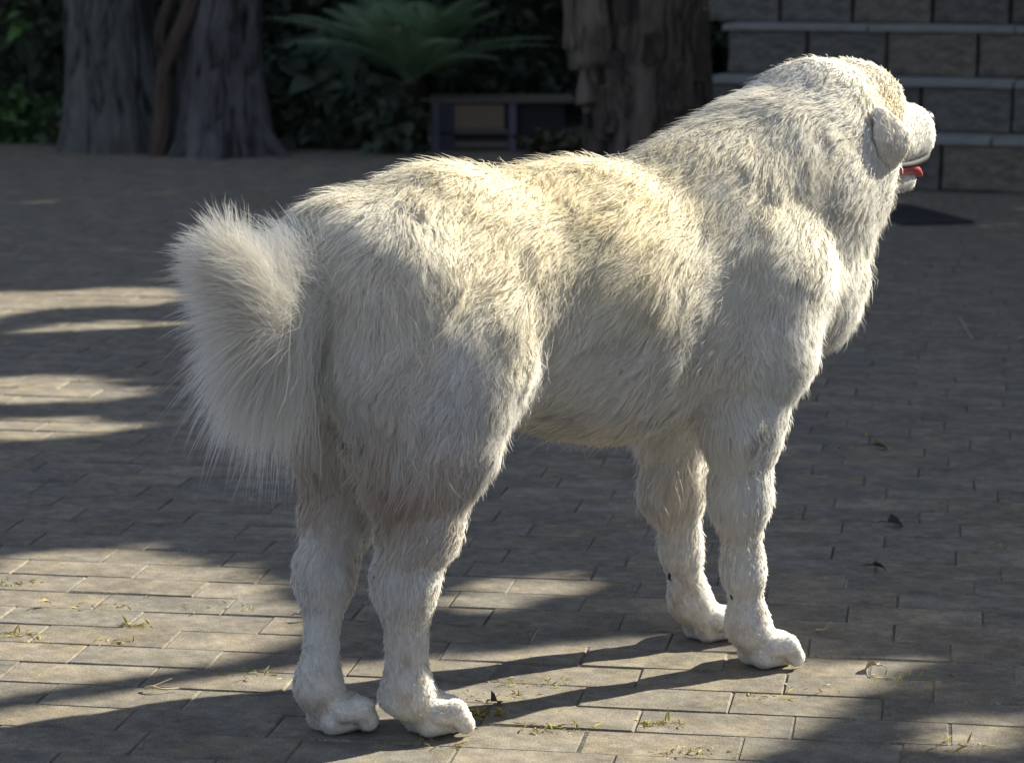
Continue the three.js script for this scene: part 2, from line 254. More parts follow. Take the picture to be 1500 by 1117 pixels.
{
  const lone = thing('leafy_sprig', 'single bright green sprig of leaves in front of the dark shrub at top left', 'sprig', [-2.3, groundY, -12.9]);
  mesh('stem', tube([V(0.05, 0, 0), V(0.03, 0.4, 0), V(0.0, 0.62, 0.02)], 0.006, 0.003, 10, 6), leafMat(0.05, 0.07, 0.03), lone);
  const lg = leafGeo(0.09, 0.06), lm = leafMat(0.09, 0.2, 0.03);
  for (let i = 0; i < 9; i++) { const l = mesh('leaf', lg, lm, lone); l.position.set(rr(-0.02, 0.02), rr(0.52, 0.66), 0.02); l.rotation.set(rr(-0.5, 0.8), rr(0, 6.28), rr(-0.6, 0.3)); l.scale.setScalar(rr(0.7, 1.2)); }
}
{
  const f = thing('fern', 'large green fern with arching feathery fronds behind the box', 'fern', [-0.46, 0.2, -12.55]);
  mesh('stump', tube([V(0, -0.18, 0), V(0, 0, 0), V(0.0, 0.12, 0)], 0.07, 0.05, 10, 12, 0.4, 8), bark(0.09, 0.07, 0.05), f);
  const mats = [leafMat(0.2, 0.34, 0.18), leafMat(0.17, 0.3, 0.15), leafMat(0.24, 0.38, 0.18)];
  for (let i = 0; i < 30; i++) {
    const a = i < 13 ? lerp(-0.3, Math.PI + 0.3, i / 12) : rr(0, 6.28), L = rr(0.55, 0.78), up = i < 13 ? rr(0.55, 1.2) : rr(0.9, 1.35), g = [];
    const at = (t) => V(Math.cos(a) * L * t * Math.cos(up) * (1 + 0.3 * t), 0.1 + L * (Math.sin(up) * t - 0.36 * t * t), Math.sin(a) * L * t * Math.cos(up) * (1 + 0.3 * t));
    g.push(tube([0, 0.25, 0.5, 0.75, 1].map(at), 0.004, 0.0015, 10, 4).toNonIndexed());
    for (let k = 3; k < 26; k++) for (const s of [-1, 1]) {
      const t = k / 26, p = at(t), q = at(Math.min(t + 0.02, 1)), dir = q.sub(p).normalize(), side = V(-Math.sin(a), 0, Math.cos(a)).multiplyScalar(s), l = leafGeo(0.17 * Math.sin(Math.PI * Math.pow(t, 0.7)) + 0.015, 0.011, 0.2, 0.2).toNonIndexed();
      const x = side.clone().addScaledVector(dir, 0.45).normalize(), z = dir.clone().cross(x).normalize(), y = z.clone(), zz = x.clone().cross(y);
      l.applyMatrix4(new THREE.Matrix4().makeBasis(x, y, zz).setPosition(p)); l.setAttribute('uv', new THREE.Float32BufferAttribute(new Float32Array(l.attributes.position.count * 2), 2)); g.push(l);
    }
    mesh('frond', mergeGeometries(g), mats[i % 3], f);
  }
}
{
  const b = thing('garden_box', 'low dark blue box with a beige front panel and pale posts under the fern', 'box', [-0.36, groundY, -12.4]);
  const B = (n, x0, x1, y0, y1, z0, z1, m) => { const g = new THREE.BoxGeometry(x1 - x0, y1 - y0, z1 - z0); g.translate((x0 + x1) / 2, (y0 + y1) / 2, (z0 + z1) / 2); return mesh(n, g, m, b); };
  const blue = std(0.018, 0.021, 0.05, 0.6), black = std(0.014, 0.015, 0.018, 0.8), pale = std(0.09, 0.09, 0.12, 0.6), beige = std(0.17, 0.13, 0.09, 0.8), wood = std(0.11, 0.095, 0.08, 0.9);
  B('body', 0.02, 0.6, 0.0, 0.235, -0.3, -0.02, black); B('lid', -0.02, 0.64, 0.235, 0.252, -0.34, 0.02, wood);
  B('post', -0.005, 0.03, 0, 0.234, -0.019, 0.01, pale); B('post', 0.345, 0.38, 0.0, 0.234, -0.019, 0.008, pale);
  B('side_panel', 0.032, 0.098, 0.1, 0.232, -0.019, 0.006, blue); B('side_panel', 0.032, 0.098, 0.01, 0.09, -0.019, 0.006, blue); B('front_panel', 0.1, 0.325, 0.115, 0.226, -0.019, 0.004, beige);
  B('rail', 0.1, 0.343, 0.095, 0.112, -0.019, 0.012, wood); B('rail', 0.1, 0.343, 0.03, 0.06, -0.019, 0.012, wood); B('rail', -0.02, 0.62, 0.0, 0.02, -0.02, 0.03, wood);
}
{
  const h = thing('hedge', 'dense dark hedge closing off the back of the yard', 'hedge', [0, groundY, -15.2]);
  foliage('leaves', h, leafGeo(0.12, 0.06), leafMat(0.09, 0.12, 0.08), 60000, () => { const v = V(rr(-7, 7), rr(0, 3.4), rr(-0.7, 0.7)); return fbm(v.x * 1.3, v.y * 1.3, v.z * 3) < -0.3 ? null : v; }, [0.8, 1.4]);
  foliage('leaves', h, leafGeo(0.14, 0.08), leafMat(0.08, 0.11, 0.07), 40000, () => V(rr(-5, 5), rr(0, 1.5), rr(-1.2, -0.3)), [0.8, 1.4]);
  const st = []; for (let i = 0; i < 30; i++) { const x = -7 + i * 0.48; st.push(tube([V(x, -0.05, -0.2), V(x + rr(-0.1, 0.1), 1.5, -0.2), V(x + rr(-0.2, 0.2), 3, -0.2)], 0.03, 0.012, 8, 6)); }
  mesh('stem', mergeGeometries(st), bark(0.08, 0.065, 0.05), h);
}
// unseen trees, hedge and stem added to block the sun outside chosen patches
{
  const at = (s, q, y) => V(q * Math.cos(SUN_AZ) - s * Math.sin(SUN_AZ), y, -(s * Math.cos(SUN_AZ) + q * Math.sin(SUN_AZ)));
  const big = leafGeo(0.13, 0.085).translate(-0.065, 0, 0), lm = leafMat(0.05, 0.085, 0.03);
  const crown = (label, tr, s0, s1, q0, q1, y0, y1, n, kind = 'tree') => {
    const p0 = at(tr[0], tr[1], groundY), t = thing(kind === 'tree' ? 'tree' : 'hedge', label, kind, [p0.x, p0.y, p0.z]);
    const off = at(0, 0, 0);
    if (kind === 'tree') mesh('trunk', tube([V(0, -0.05, 0), V(0.02, 1, 0), V(-0.02, 2.2, 0.03), at(tr[0] + 0.35, (q0 + q1) / 2, (y0 + y1) / 2 + 0.6).sub(p0)], tr[2], tr[2] * 0.5, 30, 14, 0.25), bark(0.15, 0.13, 0.11), t);
    foliage(kind === 'tree' ? 'crown' : 'leaves', t, big, lm, n, () => { const s = rr(s0, s1), q = rr(q0, q1), y = rr(y0, y1), p = at(s, q, y); return sunPasses(p.x, p.y, p.z) ? null : p.sub(p0); }, [0.8, 1.4]);
  };
  crown('unseen broad leafy tree added on the right to shade the paving', [1.2, 6.9, 0.14], 1.3, 3.9, 6.2, 7.6, 1.0, 4.2, 20000);
  crown('second unseen leafy tree added on the right to shade the paving nearer the steps', [6.2, 8.4, 0.13], 3.7, 7.2, 6.6, 8.2, 1.0, 4.4, 26000);
  crown('unseen tall hedge added on the right to shade the yard and steps', [8, 10.2], 5.0, 12.5, 9.6, 10.8, 0, 4.8, 52000, 'hedge');
  const p = at(3.38, 6, groundY), sp = thing('added_sapling', 'unseen slender stem added on the right to cast a shadow band', 'tree', [p.x, p.y, p.z]);  // unseen stem added to throw a dark band across the paving
  mesh('trunk', tube([V(0, -0.05, 0), V(0.0, 1.2, 0), V(0, 2.2, 0), V(0.02, 3.2, 0)], 0.045, 0.035, 20, 10, 0.1), bark(0.16, 0.14, 0.12), sp);
}

// ------------------------------------------------------------------ the dog (own axes: x forward, y up, z to its right)
const dog = thing('dog', 'large cream white long-haired dog standing on the paving with a bushy plumed tail, looking away', 'dog', [DOG.x, 0, DOG.z], DOG_TURN);
const HY = -5 * R, HP = 6 * R, HC = V(0.507, 0.733, -0.02);
const hf = V(Math.cos(HP) * Math.cos(HY), Math.sin(HP), Math.cos(HP) * Math.sin(HY)), hr = V(-Math.sin(HY), 0, Math.cos(HY)), hu = hr.clone().cross(hf);
const H = (a, b, c) => { const p = HC.clone().addScaledVector(hf, a).addScaledVector(hu, b).addScaledVector(hr, c); return [p.x, p.y, p.z]; };
const hdir = (a, b, c) => { const p = hf.clone().multiplyScalar(a).addScaledVector(hu, b).addScaledVector(hr, c); return [p.x, p.y, p.z]; };
// body as chains of tapered capsules: [from, to, radius, radius, comb direction, hair length, lift]
const flank = [-0.93, -0.35, 0], rumpC = [-0.55, -0.85, 0], down = [-0.12, -1, 0], neckC = [-0.75, -0.65, 0];
const torso = [
  ...[-1, 1].flatMap((s) => [[[-0.2, 0.55, s * 0.05], [0.04, 0.545, s * 0.047], 0.085, 0.085, flank, 0.042, 0.28], [[0.04, 0.545, s * 0.047], [0.22, 0.55, s * 0.05], 0.085, 0.082, flank, 0.042, 0.28]]),
  [[-0.335, 0.588, 0], [-0.2, 0.597, 0], 0.098, 0.098, rumpC, 0.042, 0.34],
  [[-0.2, 0.597, 0], [0.02, 0.583, 0], 0.104, 0.11, flank, 0.046, 0.3],
  [[0.02, 0.578, 0], [0.22, 0.593, 0], 0.112, 0.112, flank, 0.044, 0.28],
  [[-0.16, 0.505, 0], [0.08, 0.475, 0], 0.1, 0.115, [-0.8, -0.55, 0], 0.044, 0.28],
  [[0.08, 0.475, 0], [0.255, 0.487, 0], 0.12, 0.112, [-0.65, -0.75, 0], 0.04, 0.28],
  [[0.3, 0.517, 0], [0.395, 0.545, 0], 0.103, 0.066, [-0.1, -1, 0], 0.036, 0.35],
  [[0.405, 0.52, 0.03], [0.438, 0.492, 0.035], 0.03, 0.018, [0.5, -1, 0], 0.04, 0.3],
  [[0.2, 0.638, 0], [0.3, 0.665, 0], 0.072, 0.078, neckC, 0.038, 0.36],
  [[0.26, 0.642, 0], [0.455, 0.718, -0.015], 0.078, 0.078, neckC, 0.03, 0.45],
  [[0.26, 0.6, 0], [0.42, 0.675, -0.003], 0.115, 0.1, neckC, 0.036, 0.32],
  [[0.4, 0.54, 0], [0.47, 0.64, -0.005], 0.1, 0.085, [-0.2, -1, 0], 0.042, 0.4],
  [[0.4, 0.675, -0.005], [0.48, 0.722, -0.018], 0.1, 0.085, neckC, 0.034, 0.4],
];
const head = [
  [H(-0.03, 0.012, 0), H(0.035, 0.018, 0), 0.08, 0.07, hdir(-0.9, -0.25, 0), 0.02, 0.26],
  [H(0, -0.035, 0.042), H(0.04, -0.03, 0.03), 0.055, 0.04, hdir(-0.7, -0.7, 0.1), 0.022, 0.25],
  [H(0, -0.035, -0.042), H(0.04, -0.03, -0.03), 0.055, 0.04, hdir(-0.7, -0.7, -0.1), 0.022, 0.25],
  [H(0.06, 0.025, 0.022), H(0.065, 0.025, -0.022), 0.046, 0.046, hdir(-1, 0.1, 0), 0.012, 0.3],
];
const muzzle = [
  [H(0.07, -0.012, 0), H(0.172, -0.03, 0), 0.05, 0.04, hdir(-1, -0.1, 0), 0.005, 0.1],
  [H(0.12, -0.045, 0.018), H(0.176, -0.048, 0.01), 0.028, 0.024, hdir(-0.6, -0.8, 0), 0.005, 0.1],
  [H(0.12, -0.045, -0.018), H(0.176, -0.048, -0.01), 0.028, 0.024, hdir(-0.6, -0.8, 0), 0.005, 0.1],
];
const jaw = [[H(0.02, -0.07, 0), H(0.085, -0.088, 0), 0.042, 0.026, hdir(-0.7, -0.7, 0), 0.018, 0.3], [H(0.085, -0.088, 0), H(0.156, -0.1, 0.004), 0.026, 0.017, hdir(-0.7, -0.7, 0), 0.01, 0.25]];
const hind = (s, hock, ank, paw, knee) => [
  [[-0.3, 0.57, s * 0.055], [-0.255, 0.47, s * 0.078], 0.094, 0.09, [-0.35, -1, 0], 0.044, 0.32],
  [[-0.245, 0.475, s * 0.08], knee, 0.084, 0.053, [-0.35, -1, 0], 0.034, 0.3],
  [[-0.22, 0.52, s * 0.085], [-0.178, 0.462, s * 0.085], 0.07, 0.05, [-0.3, -1, 0], 0.034, 0.4],
  [[-0.34, 0.5, s * 0.06], [-0.3, 0.38, s * 0.075], 0.072, 0.056, [-0.45, -1, 0], 0.042, 0.35],
  [knee, [lerp(knee[0], hock[0], 0.62), lerp(knee[1], hock[1], 0.62), lerp(knee[2], hock[2], 0.62)], 0.055, 0.037, [-0.4, -1, 0], 0.02, 0.35],
  [[lerp(knee[0], hock[0], 0.62), lerp(knee[1], hock[1], 0.62), lerp(knee[2], hock[2], 0.62)], hock, 0.038, 0.026, [-0.4, -1, 0], 0.014, 0.3],
  [[hock[0] - 0.012, hock[1] + 0.02, hock[2]], hock, 0.018, 0.026, [-0.2, -1, 0], 0.01, 0.25],
  [hock, ank, 0.026 + s * 0.002, 0.023 + s * 0.002, [-0.15, -1, 0], 0.01, 0.22],
  [ank, paw, 0.026, 0.026, [0.4, -1, 0], 0.007, 0.25],
];
const fore = (s, sh, el, ca, pa, paw, feather) => [
  [sh, [lerp(sh[0], el[0], 0.5), lerp(sh[1], el[1], 0.5), s * 0.09], 0.086, 0.068, [-0.4, -0.9, 0], 0.032, 0.4],
  [[lerp(sh[0], el[0], 0.5), lerp(sh[1], el[1], 0.5), s * 0.09], el, 0.068, 0.048, [-0.3, -1, 0], 0.024, 0.35],
  [el, [lerp(el[0], ca[0], 0.5) - 0.004, lerp(el[1], ca[1], 0.5), lerp(el[2], ca[2], 0.5)], 0.047, 0.034, [-0.25, -1, 0], feather, 0.25],
  [[lerp(el[0], ca[0], 0.5) - 0.004, lerp(el[1], ca[1], 0.5), lerp(el[2], ca[2], 0.5)], ca, 0.032, 0.021, [-0.2, -1, 0], feather * 0.55, 0.2],
  [ca, pa, 0.022, 0.022, [-0.05, -1, 0], 0.009, 0.2],
  [pa, paw, 0.026, 0.026, [0.4, -1, 0], 0.007, 0.25],
];
const legs = [
  hind(1, [-0.306, 0.205, 0.07], [-0.296, 0.062, 0.058], [-0.264, 0.034, 0.054], [-0.258, 0.385, 0.095]),
  hind(-1, [-0.342, 0.2, -0.055], [-0.37, 0.062, -0.034], [-0.356, 0.034, -0.03], [-0.255, 0.375, -0.088]),
  fore(1, [0.295, 0.545, 0.072], [0.245, 0.36, 0.09], [0.262, 0.14, 0.078], [0.27, 0.062, 0.08], [0.292, 0.034, 0.08], 0.02),
  fore(-1, [0.315, 0.54, -0.072], [0.275, 0.35, -0.085], [0.292, 0.135, -0.085], [0.3, 0.062, -0.075], [0.325, 0.034, -0.072], 0.034),
];
const toes = [[-0.264, 0.054, 0.05], [-0.356, -0.03, -0.05], [0.292, 0.08, 0.05], [0.325, -0.072, -0.05]].map(([x, z, a]) => [-1.5, -0.5, 0.5, 1.5].flatMap((k) => {
  const t = a + k * 0.2, l = Math.abs(k) > 1 ? 0.03 : 0.041, zz = z + k * 0.0205, at = (f, y) => [x + 0.004 + Math.cos(t) * l * f, y, zz + Math.sin(t) * l * f];
  return [[at(-0.1, 0.034), at(0.55, 0.0345), 0.0145, 0.0155, [1, -0.4, 0], 0.006, 0.15], [at(0.55, 0.0345), at(1, 0.016), 0.0155, 0.0125, [1, -0.6, 0], 0.003, 0.12]];
}));
const soles = toes.map((t) => { const c = [0, 1, 2].map((i) => (t[2][0][i] + t[4][0][i]) / 2); return [-1, 1].map((k) => [[c[0] - 0.004, 0.019, c[2] + k * 0.014], [c[0] + 0.034, 0.016, c[2] + k * 0.017], 0.018, 0.0145, [1, -0.4, 0], 0.004, 0.12]); });
const tailPts = [[-0.37, 0.615, 0.0], [-0.455, 0.56, 0.04], [-0.5, 0.565, 0.06], [-0.535, 0.598, 0.066], [-0.556, 0.628, 0.066]];
const tailBones = tailPts.slice(1).map((p, i) => [tailPts[i], p, 0.02 - i * 0.004, 0.016 - i * 0.003, [-1, 0, 0], 0.02, 0.3]);
function cap(b, x, y, z) {
  const [p, q, ra, rb] = b, dx = q[0] - p[0], dy = q[1] - p[1], dz = q[2] - p[2], t = clamp(((x - p[0]) * dx + (y - p[1]) * dy + (z - p[2]) * dz) / (dx * dx + dy * dy + dz * dz + 1e-9));
  return Math.hypot(x - p[0] - dx * t, y - p[1] - dy * t, z - p[2] - dz * t) - ra - (rb - ra) * t;
}
const smin = (a, b, k) => { const h = Math.max(k - Math.abs(a - b), 0) / k; return Math.min(a, b) - h * h * k * 0.25; };
const chain = (list, k, x, y, z) => { let d = 9; for (const b of list) d = smin(d, cap(b, x, y, z), k); return d; };
function bodyField(x, y, z) {
  let d = chain(torso, 0.06, x, y, z);
  d = smin(d, chain(tailBones, 0.02, x, y, z), 0.04);
  for (let i = 0; i < 4; i++) { if (y < 0.72) d = smin(d, y < 0.12 ? smin(chain(legs[i].slice(-3), 0.03, x, y, z), Math.min(chain(toes[i], 0.002, x, y, z), chain(soles[i], 0.01, x, y, z)), 0.008) : chain(legs[i], 0.035, x, y, z), 0.045); }
  if (x > 0.3 && y > 0.45) { d = smin(d, chain(head, 0.035, x, y, z), 0.04); let m = chain(muzzle, 0.02, x, y, z); d = smin(d, m, 0.025); d = smin(d, chain(jaw, 0.02, x, y, z), 0.018); }
  return d;
}
const allBones = [...torso, ...head, ...muzzle, ...jaw, ...legs.flat(), ...toes.flat()];
function surfaceNet(field, lo, hi, c) {
  const n = [0, 1, 2].map((i) => Math.ceil((hi[i] - lo[i]) / c / 4) * 4 + 1), sx = 1, sy = n[0], sz = n[0] * n[1], f = new Float32Array(n[0] * n[1] * n[2]).fill(1);
  for (let k = 0; k < n[2] - 1; k += 4) for (let j = 0; j < n[1] - 1; j += 4) for (let i = 0; i < n[0] - 1; i += 4) {
    const d = field(lo[0] + (i + 2) * c, lo[1] + (j + 2) * c, lo[2] + (k + 2) * c), far = Math.abs(d) > c * 6 + 0.015;
    for (let w = 0; w <= 4; w++) for (let v = 0; v <= 4; v++) for (let u = 0; u <= 4; u++) { const at = i + u + (j + v) * sy + (k + w) * sz; if (far) { if (f[at] === 1) f[at] = d > 0 ? 0.9 : -0.9; } else f[at] = field(lo[0] + (i + u) * c, lo[1] + (j + v) * c, lo[2] + (k + w) * c); }
  }
  const id = new Int32Array(f.length).fill(-1), pos = [], nor = [], idx = [], off = [0, sx, sy, sx + sy, sz, sx + sz, sy + sz, sx + sy + sz];
  const E = [[0, 1], [2, 3], [4, 5], [6, 7], [0, 2], [1, 3], [4, 6], [5, 7], [0, 4], [1, 5], [2, 6], [3, 7]];
  for (let k = 0; k < n[2] - 1; k++) for (let j = 0; j < n[1] - 1; j++) for (let i = 0; i < n[0] - 1; i++) {
    const at = i + j * sy + k * sz; let neg = 0; for (let q = 0; q < 8; q++) if (f[at + off[q]] < 0) neg++;
    if (!neg || neg === 8) continue;
    let x = 0, y = 0, z = 0, m = 0;
    for (const [a, b] of E) { const p = f[at + off[a]], q = f[at + off[b]]; if ((p < 0) === (q < 0)) continue; const t = p / (p - q); x += (a & 1) + ((b & 1) - (a & 1)) * t; y += ((a >> 1) & 1) + (((b >> 1) & 1) - ((a >> 1) & 1)) * t; z += (a >> 2) + ((b >> 2) - (a >> 2)) * t; m++; }
    id[at] = pos.length / 3; const X = lo[0] + (i + x / m) * c, Y = lo[1] + (j + y / m) * c, Z = lo[2] + (k + z / m) * c, e = 0.004; pos.push(X, Y, Z);
    const g = V(field(X + e, Y, Z) - field(X - e, Y, Z), field(X, Y + e, Z) - field(X, Y - e, Z), field(X, Y, Z + e) - field(X, Y, Z - e)).normalize(); nor.push(g.x, g.y, g.z);
  }
  const steps = [sx, sy, sz];
  for (let k = 1; k < n[2] - 1; k++) for (let j = 1; j < n[1] - 1; j++) for (let i = 1; i < n[0] - 1; i++) {
    const at = i + j * sy + k * sz;
    for (let a = 0; a < 3; a++) { const p = f[at] < 0, q = f[at + steps[a]] < 0; if (p === q) continue; const u = steps[(a + 1) % 3], v = steps[(a + 2) % 3], A = id[at - u - v], B = id[at - v], C = id[at], D = id[at - u]; if (p) idx.push(A, B, C, A, C, D); else idx.push(A, C, B, A, D, C); }
  }
  const g = new THREE.BufferGeometry(); g.setAttribute('position', new THREE.Float32BufferAttribute(pos, 3)); g.setAttribute('normal', new THREE.Float32BufferAttribute(nor, 3)); g.setIndex(idx); return g;
}
// hair colour by position: white, cream back and flank, buff breeches, dark elbow spot
function coatColor(x, y, z) {
  const n = fbm(x * 9, y * 9, z * 9 + 3, 3), fine = noise(x * 55, y * 40, z * 55);
  let cream = 1.05 * Math.exp(-(((x + 0.04) / 0.36) ** 2)) * sstep(0.4, 0.7, y + 0.1 * n) * 0.8 + 0.06;
  cream = Math.max(cream, 0.75 * Math.exp(-(((x + 0.28) / 0.13) ** 2)) * sstep(0.6, 0.68, y + 0.05 * n) * (0.4 + n));
  const hd = Math.exp(-(((x - 0.54) / 0.06) ** 2) - (((y - 0.78) / 0.05) ** 2));
  cream = Math.max(cream, 0.9 * hd * (0.6 + 0.8 * n));
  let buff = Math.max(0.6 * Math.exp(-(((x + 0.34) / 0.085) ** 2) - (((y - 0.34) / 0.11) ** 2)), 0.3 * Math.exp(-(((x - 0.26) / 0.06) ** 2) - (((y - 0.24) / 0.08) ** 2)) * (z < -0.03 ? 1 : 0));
  const soil = y < 0.13 ? 0.55 * clamp(1.6 * fbm(x * 60, y * 45, z * 60, 3) - 0.05) : 0;
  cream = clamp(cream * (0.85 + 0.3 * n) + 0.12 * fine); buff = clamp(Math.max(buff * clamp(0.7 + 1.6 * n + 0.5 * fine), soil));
  const c = [lerp(0.93, 0.93, cream), lerp(0.92, 0.845, cream), lerp(0.885, 0.63, cream)];
  const mark = z > 0.05 ? clamp(1.5 * Math.exp(-(((x - 0.219) / 0.007) ** 2) - (((y - 0.354) / 0.016) ** 2)) * (0.8 + 0.6 * fine)) : 0; if (mark > 0.1) return c.map((v) => v * (1 - 0.85 * mark));
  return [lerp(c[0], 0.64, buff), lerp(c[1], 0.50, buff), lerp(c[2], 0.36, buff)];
}
const skinMat = std(0.62, 0.55, 0.46, 0.9, { vertexColors: false });
const furMat = new THREE.MeshPhysicalMaterial({ color: 0xffffff, vertexColors: true, roughness: 0.8, specularIntensity: 0.5, transmission: 0.5, thickness: 0, side: THREE.DoubleSide });
const plumeMat = furMat.clone(); plumeMat.transmission = 0.8;
// hair: tapered bent blades in locks; a root is { p, n, dir, len, lift, col }
function hair(roots, opt) {
  const { width = 0.0015, clump = 0.6, cell = 0.014, droop = 0.25, jitter = 0.3, wave = 0.12 } = opt, N = roots.length, grid = new Map(), key = (x, y, z) => (x + 200) * 1e6 + (y + 200) * 1000 + z + 200;
  const shape = (r, jx, jy, jz, ls) => {
    const d = V(r.dir.x + jx, r.dir.y + jy, r.dir.z + jz); d.addScaledVector(r.n, -d.dot(r.n)); if (d.lengthSq() < 1e-5) d.set(0, -1, 0.01); d.normalize();
    const L = r.len * ls, d0 = d.clone().multiplyScalar(Math.cos(r.lift * 1.3)).addScaledVector(r.n, Math.sin(r.lift * 1.3)), d1 = d.clone().multiplyScalar(Math.cos(r.lift * 0.6)).addScaledVector(r.n, Math.sin(r.lift * 0.6)); d1.y -= droop * 0.6; d1.normalize();
    const d2 = d1.clone(); d2.y -= droop; d2.normalize();
    const a = r.p.clone().addScaledVector(d0, L * 0.33), b = a.clone().addScaledVector(d1, L * 0.34), c = b.clone().addScaledVector(d2, L * 0.33);
    return [a, b, c];
  };
  const guides = [];
  for (let i = 0; i < N; i++) {
    const r = roots[i], c = key(Math.floor(r.p.x / cell), Math.floor(r.p.y / cell), Math.floor(r.p.z / cell));
    let l = grid.get(c); if (!l) grid.set(c, l = []); if (l.length >= 2) continue;
    const j = jitter; guides.push({ r, s: shape(r, rr(-j, j), rr(-j, j), rr(-j, j), rr(0.75, 1.2)), b: rr(0.93, 1.05) }); l.push(guides.length - 1);
  }
  const pos = new Float32Array(N * 21), nor = new Float32Array(N * 21), col = new Float32Array(N * 21), idx = new Uint32Array(N * 15), t = V(), side = V(), gn = V(), nn = V();
  for (let i = 0; i < N; i++) {
    const r = roots[i], fly = rnd() < (opt.fly ?? 0.07) ? 0.6 : 0.16, own = shape(fly > 0.5 ? { ...r, lift: r.lift + 0.35 } : r, rr(-fly, fly), rr(-fly, fly), rr(-fly, fly), rr(0.55, 1.12));
    let best = null, bd = 9; const X = Math.floor(r.p.x / cell), Y = Math.floor(r.p.y / cell), Z = Math.floor(r.p.z / cell);
    for (let a = -1; a <= 1; a++) for (let b = -1; b <= 1; b++) for (let c = -1; c <= 1; c++) { const l = grid.get(key(X + a, Y + b, Z + c)); if (l) for (const g of l) { const d = guides[g].r.p.distanceToSquared(r.p); if (d < bd && guides[g].r.n.dot(r.n) > 0.4) { bd = d; best = guides[g]; } } }
    let shade = 1;
    if (best) {
      shade = best.b; const o = r.p.clone().sub(best.r.p), k = fly > 0.5 ? 0 : clump * rr(0.5, 1.2);
      own[0].lerp(best.s[0].clone().add(o), k * 0.5); own[1].lerp(best.s[1].clone().addScaledVector(o, 0.7), Math.min(k, 1)); own[2].lerp(best.s[2].clone().addScaledVector(o, 0.22), Math.min(k * 1.1, 1));
    }
    own[1].x += wave * r.len * noise(r.p.x * 34, r.p.y * 34, r.p.z * 34); own[1].z += wave * r.len * noise(r.p.x * 34 + 9, r.p.y * 34, r.p.z * 34);
    const P = [r.p, own[0], own[1], own[2]], w = width * rr(0.7, 1.25), W = [0.75 * w, w, 0.75 * w, 0], roll = rr(-0.9, 0.9), br = shade * rr(opt.dull ?? 0.95, 1.04);
    for (let k = 0, v = i * 7; k < 4; k++) {
      t.copy(P[Math.min(k + 1, 3)]).sub(P[Math.max(k - 1, 0)]).normalize(); side.copy(t).cross(r.n); if (side.lengthSq() < 1e-4) side.set(t.y, -t.x, 0.1); side.normalize(); gn.copy(side).cross(t).normalize();
      side.multiplyScalar(Math.cos(roll)).addScaledVector(gn, Math.sin(roll)); nn.copy(side).cross(t).normalize().lerp(r.n, opt.soft ?? 0.45).normalize();
      for (const q of k < 3 ? [-1, 1] : [0]) { const a = v * 3; pos[a] = P[k].x + side.x * W[k] * q; pos[a + 1] = Math.max(P[k].y + side.y * W[k] * q, 0.0015); pos[a + 2] = P[k].z + side.z * W[k] * q; nor[a] = nn.x; nor[a + 1] = nn.y; nor[a + 2] = nn.z; for (let m = 0; m < 3; m++) col[a + m] = Math.min(r.col[m] * br, 0.96); v++; }
    }
    const v = i * 7; idx.set([v, v + 1, v + 2, v + 1, v + 3, v + 2, v + 2, v + 3, v + 4, v + 3, v + 5, v + 4, v + 4, v + 5, v + 6], i * 15);
  }
  const g = new THREE.BufferGeometry(); g.setAttribute('position', new THREE.BufferAttribute(pos, 3)); g.setAttribute('normal', new THREE.BufferAttribute(nor, 3)); g.setAttribute('color', new THREE.BufferAttribute(col, 3)); g.setIndex(new THREE.BufferAttribute(idx, 1)); return g;
}
function eachSample(geo, density, fn) {
  const p = geo.attributes.position, n = geo.attributes.normal, ix = geo.index.array, a = V(), b = V(), c = V(), na = V(), nb = V(), nc = V();
  for (let i = 0; i < ix.length; i += 3) {
    a.fromBufferAttribute(p, ix[i]); b.fromBufferAttribute(p, ix[i + 1]); c.fromBufferAttribute(p, ix[i + 2]); na.fromBufferAttribute(n, ix[i]);
    const area = b.clone().sub(a).cross(c.clone().sub(a)).length() / 2; let m = area * density(a, na); m = Math.floor(m) + (rnd() < m % 1 ? 1 : 0);
    if (!m) continue; nb.fromBufferAttribute(n, ix[i + 1]); nc.fromBufferAttribute(n, ix[i + 2]);
    for (let k = 0; k < m; k++) { let u = rnd(), v = rnd(); if (u + v > 1) { u = 1 - u; v = 1 - v; } fn(a.clone().multiplyScalar(1 - u - v).addScaledVector(b, u).addScaledVector(c, v), na.clone().multiplyScalar(1 - u - v).addScaledVector(nb, u).addScaledVector(nc, v).normalize()); }
  }
}
const bodyGeo = surfaceNet(bodyField, [-0.62, -0.012, -0.22], [0.76, 0.86, 0.22], 0.0055);
{
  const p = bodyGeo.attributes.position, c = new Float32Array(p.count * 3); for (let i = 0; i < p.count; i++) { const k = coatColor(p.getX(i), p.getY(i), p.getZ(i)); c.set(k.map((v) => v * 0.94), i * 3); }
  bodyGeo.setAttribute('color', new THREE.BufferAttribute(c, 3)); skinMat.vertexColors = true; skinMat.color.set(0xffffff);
  mesh('body', bodyGeo, skinMat, dog);
}
const eyeAt = camera.position.clone().sub(DOG).applyAxisAngle(V(0, 1, 0), -DOG_TURN);
